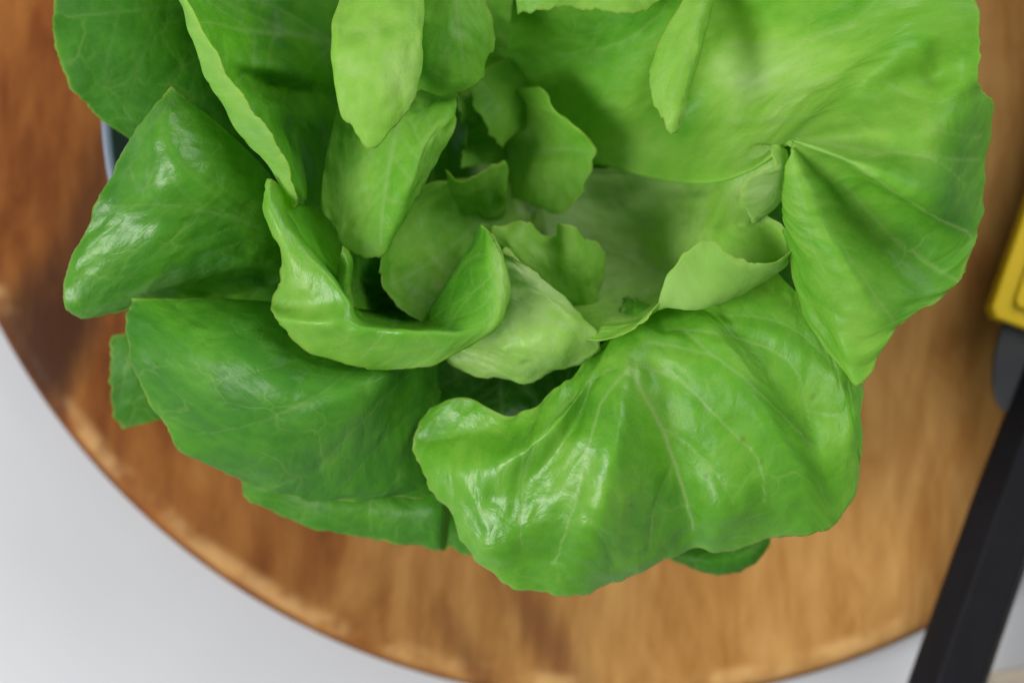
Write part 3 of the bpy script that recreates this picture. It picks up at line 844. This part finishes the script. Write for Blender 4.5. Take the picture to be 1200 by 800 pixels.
# L11 cup leaf with wavy rim
leaf([
 [(625,202,3.3),(755,200,3.5),(822,190,4.6),(875,180,6.2),(905,176,7.8),(914,172,8.6)],
 [(626,206,3.3),(755,204,3.5),(825,192,4.8),(880,178,6.8),(922,183,9.3),(903,181,9.9)],
 [(627,212,3.3),(760,214,3.6),(828,200,5.0),(880,190,7.0),(921,197,9.3),(909,194,9.9)],
 [(629,220,3.3),(760,224,3.6),(828,212,5.2),(880,205,7.1),(922,207,9.3),(888,203,10.1)],
 [(630,228,3.2),(758,233,3.6),(822,226,5.3),(875,220,7.1),(920,221,9.2),(869,214,10.1)],
 [(632,238,3.2),(756,245,3.6),(815,243,5.3),(863,242,7.1),(907,241,9.1),(868,229,9.9)],
 [(633,246,3.2),(755,258,3.6),(808,258,5.3),(852,259,7.0),(888,255,8.9),(874,244,9.5)],
 [(634,252,3.2),(752,270,3.6),(805,274,5.2),(848,275,7.0),(884,266,8.1),(900,257,8.9)],
 [(635,256,3.2),(750,281,3.6),(805,291,5.2),(852,292,7),(895,280,8),(917,266,8.9)],
 [(636,260,3.2),(750,290,3.6),(810,310,5.2),(862,313,7),(905,302,8),(930,287,8.9)],
 [(637,265,3.2),(750,300,3.6),(810,325,5.2),(870,330,7.2),(921,308,8.3),(908,303,9.1)],
 [(638,270,3.2),(745,305,3.6),(800,335,5.2),(850,346,7.6),(880,332,8.8),(878,306,9.3)],
 [(639,275,3.2),(735,310,3.6),(785,335,5.2),(825,352,7.6),(848,341,9),(852,292,9.4)],
 [(639,275,3.2),(725,312,3.8),(765,338,5.4),(795,352,7.8),(815,347,9),(826,279,9.4)],
 [(640,280,3.2),(715,315,3.9),(745,345,5.6),(772,358,7.6),(788,344,8.9),(800,296,9.4)],
 [(642,284,3.2),(700,318,4),(725,350,5.8),(746,368,7.4),(762,366,8.3),(778,345,8.8)],
 [(645,290,3.2),(682,325,4),(698,360,6),(712,380,7.4),(724,388,8),(740,385,8.3)],
 [(646,300,3.2),(660,330,4),(668,365,6),(680,388,7.2),(690,396,7.8),(706,397,8)]],
 tone=0.74, base_tone=0.98, mid=0.55, matte=.3, teeth=1.2, spots=[(895,222,42,40,.3),(620,360,60,60,.0)], basefade=0.75, wr=0.9, nlat=5, ruffle=0.6, auto_veins=False,  # pale flap spot: extra light put into its colour against the shade
 veins=[([(660,235),(720,270),(780,300)],1.2,.6,.7),([(690,215),(760,225),(830,220)],.8,.4,.5),([(670,255),(700,300),(715,350)],.8,.4,.5),
        ([(690,240),(760,255),(820,260)],.7,.3,.4),([(600,215),(625,250),(650,290)],.9,.5,.6)],
 label="pale cupped inner leaf with a ruffled, folded rim")
# L10
leaf([
 [(590,360,4.5),(580,320,5.8),(575,290,6.5),(575,266,6.6)],
 [(605,365,4.5),(600,325,6.2),(596,290,6.8),(598,259,6.6)],
 [(625,370,4.5),(622,330,6.3),(618,295,6.6),(618,262,6.5)],
 [(645,375,4.5),(645,335,6.4),(640,300,6.5),(640,274,6.2)],
 [(665,380,4.5),(668,340,6.4),(664,300,6.8),(662,266,6.7)],
 [(690,380,4.5),(690,345,6.2),(690,310,6.6),(687,275,6.5)],
 [(700,370,4.5),(705,345,5.8),(706,320,6),(706,295,6)]], tone=0.74, base_tone=0.7, nlat=3, wr=1.4, matte=.5, teeth=1.4, ruffle=1.6, label="light inner leaf with a ruffled top edge")
# L9
leaf([
 [(545,360,6.5),(570,320,7.2),(585,298,7.5),(592,289,7.4)],
 [(550,365,6.5),(585,330,7.6),(612,318,7.9),(632,320,7.7)],
 [(553,370,6.5),(600,350,7.9),(640,345,8.2),(670,357,7.8)],
 [(555,375,6.5),(610,375,8),(660,380,8.2),(708,399,7.6)],
 [(555,380,6.5),(605,395,8),(650,410,8),(688,422,7.2)],
 [(552,382,6.5),(592,410,7.8),(622,428,7.6),(650,440,6.9)],
 [(548,385,6.5),(570,415,7.4),(588,435,7.1),(600,447,6.6)],
 [(542,388,6.5),(545,410,7),(548,425,6.8),(550,437,6.5)],
 [(536,388,6.5),(530,405,6.8),(525,417,6.6),(522,425,6.4)]], tone=0.88, base_tone=0.86, mid=0.4, vs=1.0, teeth=1.3, nlat=4, wr=1.3,
 label="pale shiny leaf right of the curled middle leaf")
# L7b
leaf([
 [(480,350,4.3),(440,320,5),(420,302,6.6),(408,292,7.8),(402,288,8.1)],
 [(485,355,4.3),(440,328,5),(418,310,7),(406,302,8.1),(397,298,8.1)],
 [(485,365,4.3),(440,340,5),(415,325,7.2),(404,318,8.1),(392,318,7.9)],
 [(488,372,4.3),(445,352,5),(415,342,7.2),(402,338,8),(389,340,7.8)],
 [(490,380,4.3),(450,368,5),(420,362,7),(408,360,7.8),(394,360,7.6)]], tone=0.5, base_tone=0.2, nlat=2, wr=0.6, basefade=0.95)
leaf([
 [(560,330,4),(500,310,4.4),(470,300,5),(420,290,6.6)],
 [(560,350,4),(500,340,4.4),(460,330,5),(410,320,6.6)],
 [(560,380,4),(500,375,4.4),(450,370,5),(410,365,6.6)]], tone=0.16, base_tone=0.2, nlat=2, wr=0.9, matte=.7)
# L7
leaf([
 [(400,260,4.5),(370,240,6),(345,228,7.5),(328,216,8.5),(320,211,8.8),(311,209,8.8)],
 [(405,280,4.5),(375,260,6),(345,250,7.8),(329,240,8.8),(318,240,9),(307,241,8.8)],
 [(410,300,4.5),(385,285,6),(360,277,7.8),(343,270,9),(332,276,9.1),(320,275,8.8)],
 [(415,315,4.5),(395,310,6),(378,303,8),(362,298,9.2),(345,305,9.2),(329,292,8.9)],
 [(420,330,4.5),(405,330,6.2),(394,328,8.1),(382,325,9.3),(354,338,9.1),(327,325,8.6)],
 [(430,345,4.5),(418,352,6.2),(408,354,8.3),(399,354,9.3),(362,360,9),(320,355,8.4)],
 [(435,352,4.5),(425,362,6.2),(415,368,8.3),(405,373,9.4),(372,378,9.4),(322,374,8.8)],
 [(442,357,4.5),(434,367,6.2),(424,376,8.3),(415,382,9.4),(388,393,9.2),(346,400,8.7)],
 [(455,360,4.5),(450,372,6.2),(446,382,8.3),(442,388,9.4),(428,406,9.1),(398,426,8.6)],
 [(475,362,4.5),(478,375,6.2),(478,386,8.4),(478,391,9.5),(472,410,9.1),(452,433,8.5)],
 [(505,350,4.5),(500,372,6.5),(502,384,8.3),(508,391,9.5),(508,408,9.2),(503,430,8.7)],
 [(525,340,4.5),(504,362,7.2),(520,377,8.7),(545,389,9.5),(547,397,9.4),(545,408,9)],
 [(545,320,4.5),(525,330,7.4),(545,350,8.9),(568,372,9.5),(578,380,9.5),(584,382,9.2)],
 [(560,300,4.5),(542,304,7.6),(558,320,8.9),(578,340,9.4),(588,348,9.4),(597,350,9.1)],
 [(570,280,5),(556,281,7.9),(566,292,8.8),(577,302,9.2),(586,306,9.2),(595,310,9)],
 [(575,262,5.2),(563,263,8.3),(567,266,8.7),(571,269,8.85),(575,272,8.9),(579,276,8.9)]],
 tone=0.46, base_tone=0.46, mid=0.5, wr=0.5, quilt=0.7, ruffle=0.25, nlat=4, spots=[(592,325,13,55,.18)], tones=(.2,.22,.36,.52,.58,.62),  # cup shade, lit rim and right lobe glow painted into tones and spots
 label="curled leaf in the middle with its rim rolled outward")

# stump
vs, fs = lathe([(0.010, 0.004), (0.013, 0.006), (0.013, 0.010), (0.010, 0.015), (0.003, 0.018)], 40, *P(640, 235, 2)[:2])
child_of(mesh_obj("stump", vs, fs, M_STUMP), lettuce)

# ------------------------------------------------------------------ knife
ax0 = np.array(P(1114, 800, 1.6)[:2]); ax1 = np.array(P(1246, 420, 1.6)[:2])
dirk = (ax1 - ax0) / np.linalg.norm(ax1 - ax0); nrmk = np.array([-dirk[1], dirk[0]])      # nrmk points left
knife = empty("kitchen_knife", (ax1[0], ax1[1], 0.001))
tag(knife, "black-handled kitchen knife in a yellow blade guard at the right", "knife")
def kp(s, w, z):
    q = ax1 + dirk * s + nrmk * w
    return (q[0], q[1], z)
def loft(name, rings, mat, bevel_smooth=True):
    n = len(rings[0]); vs = [p for r in rings for p in r]; fs = []
    for j in range(len(rings) - 1):
        for i in range(n):
            fs.append((j * n + i, j * n + (i + 1) % n, (j + 1) * n + (i + 1) % n, (j + 1) * n + i))
    fs.append(tuple(range(n))[::-1]); fs.append(tuple((len(rings) - 1) * n + i for i in range(n)))
    bm = bmesh.new()
    bv = [bm.verts.new(v) for v in vs]
    for f in fs: bm.faces.new([bv[i] for i in f])
    bmesh.ops.recalc_face_normals(bm, faces=bm.faces[:])
    eds = [e for e in bm.edges if e.calc_face_angle(0) > 0.35]
    bmesh.ops.bevel(bm, geom=eds, offset=0.0006, segments=2, affect='EDGES', profile=0.5)
    return child_of(bm_obj(name, bm, mat, None, smooth=False), knife)
def hring(s, hw, z0, z1):
    zc = (z0 + z1) / 2
    pr = [(hw * .55, z0), (hw, z0 + (z1 - z0) * .3), (hw, z0 + (z1 - z0) * .55), (hw * .45, z1), (-hw * .72, z1), (-hw, z0 + (z1 - z0) * .75), (-hw, z0 + (z1 - z0) * .3), (-hw * .55, z0)]
    return [kp(s, w, z) for (w, z) in pr]
loft("handle", [hring(-0.150, 0.0082, 0.004, 0.018), hring(-0.146, 0.0091, 0.003, 0.0195), hring(-0.10, 0.0088, 0.003, 0.020),
                hring(-0.04, 0.0085, 0.003, 0.0195), hring(-0.003, 0.0074, 0.004, 0.019), hring(0.0, 0.0068, 0.005, 0.018)], M_HANDLE)
# blade: a flat plate with a rounded heel, wider than the handle on the left side
def plate(name, outline, z0, z1, mat, bev=0.0004):
    bm = bmesh.new()
    lo = [bm.verts.new(kp(s, w, z0)) for (s, w) in outline]
    f = bm.faces.new(lo)
    r = bmesh.ops.extrude_face_region(bm, geom=[f])
    for v in r['geom']:
        if isinstance(v, bmesh.types.BMVert): v.co.z = z1
    bmesh.ops.recalc_face_normals(bm, faces=bm.faces[:])
    eds = [e for e in bm.edges if abs(e.verts[0].co.z - e.verts[1].co.z) < 1e-6]
    bmesh.ops.bevel(bm, geom=eds, offset=bev, segments=2, affect='EDGES', profile=0.5)
    return child_of(bm_obj(name, bm, mat, None, smooth=False), knife)
heel = []
for k in range(9):
    a = -math.pi / 2 + k / 8 * math.pi / 2
    heel.append((-0.017 + 0.020 * (1 + math.sin(a)), 0.0080 + 0.0082 * math.cos(a)))
tip = [(0.03, 0.016), (0.10, 0.015), (0.135, 0.010), (0.152, 0.0), (0.155, -0.006), (0.0, -0.0075), (-0.006, -0.0070)]
plate("blade", [(-0.017, 0.004)] + heel + tip, 0.0095, 0.0115, M_BLADE)
g0 = 0.0040
outer = [(g0, 0.0190), (g0 + .002, 0.0208), (0.10, 0.0208), (0.145, 0.016), (0.163, 0.002), (0.165, -0.010), (g0 + .002, -0.0125), (g0, -0.0105)]
inner = [(g0 + .0045, 0.0150), (g0 + .006, 0.0160), (0.098, 0.0160), (0.138, 0.012), (0.154, 0.0), (0.156, -0.006), (g0 + .006, -0.0085), (g0 + .0045, -0.007)]
guard = plate("blade_guard", outer, 0.0065, 0.0145, M_GUARD, 0.0008)
plate("guard_panel", inner, 0.0140, 0.0160, M_GUARD, 0.0005)

# ------------------------------------------------------------------ beige cloth
cx, cy, _ = P(1148, 790, -1.8)
bm = bmesh.new()
nx = 40
grid = {}
for i in range(nx + 1):
    for j in range(nx + 1):
        x = i / nx * 0.14; y = -j / nx * 0.12
        z = -0.0145 + 0.0012 * math.sin(x * 90 + y * 40) * math.sin(y * 70)
        grid[i, j] = bm.verts.new((cx + x * math.cos(.18) - y * math.sin(.18), cy + x * math.sin(.18) + y * math.cos(.18), z))
for i in range(nx):
    for j in range(nx):
        bm.faces.new((grid[i, j], grid[i + 1, j], grid[i + 1, j + 1], grid[i, j + 1]))
r = bmesh.ops.extrude_face_region(bm, geom=bm.faces[:])
for v in r['geom']:
    if isinstance(v, bmesh.types.BMVert): v.co.z = -0.0178
cloth = bm_obj("cloth", bm, M_CLOTH)
tag(cloth, "beige cloth lying on the pale table beyond the knife handle, bottom right corner", "cloth")
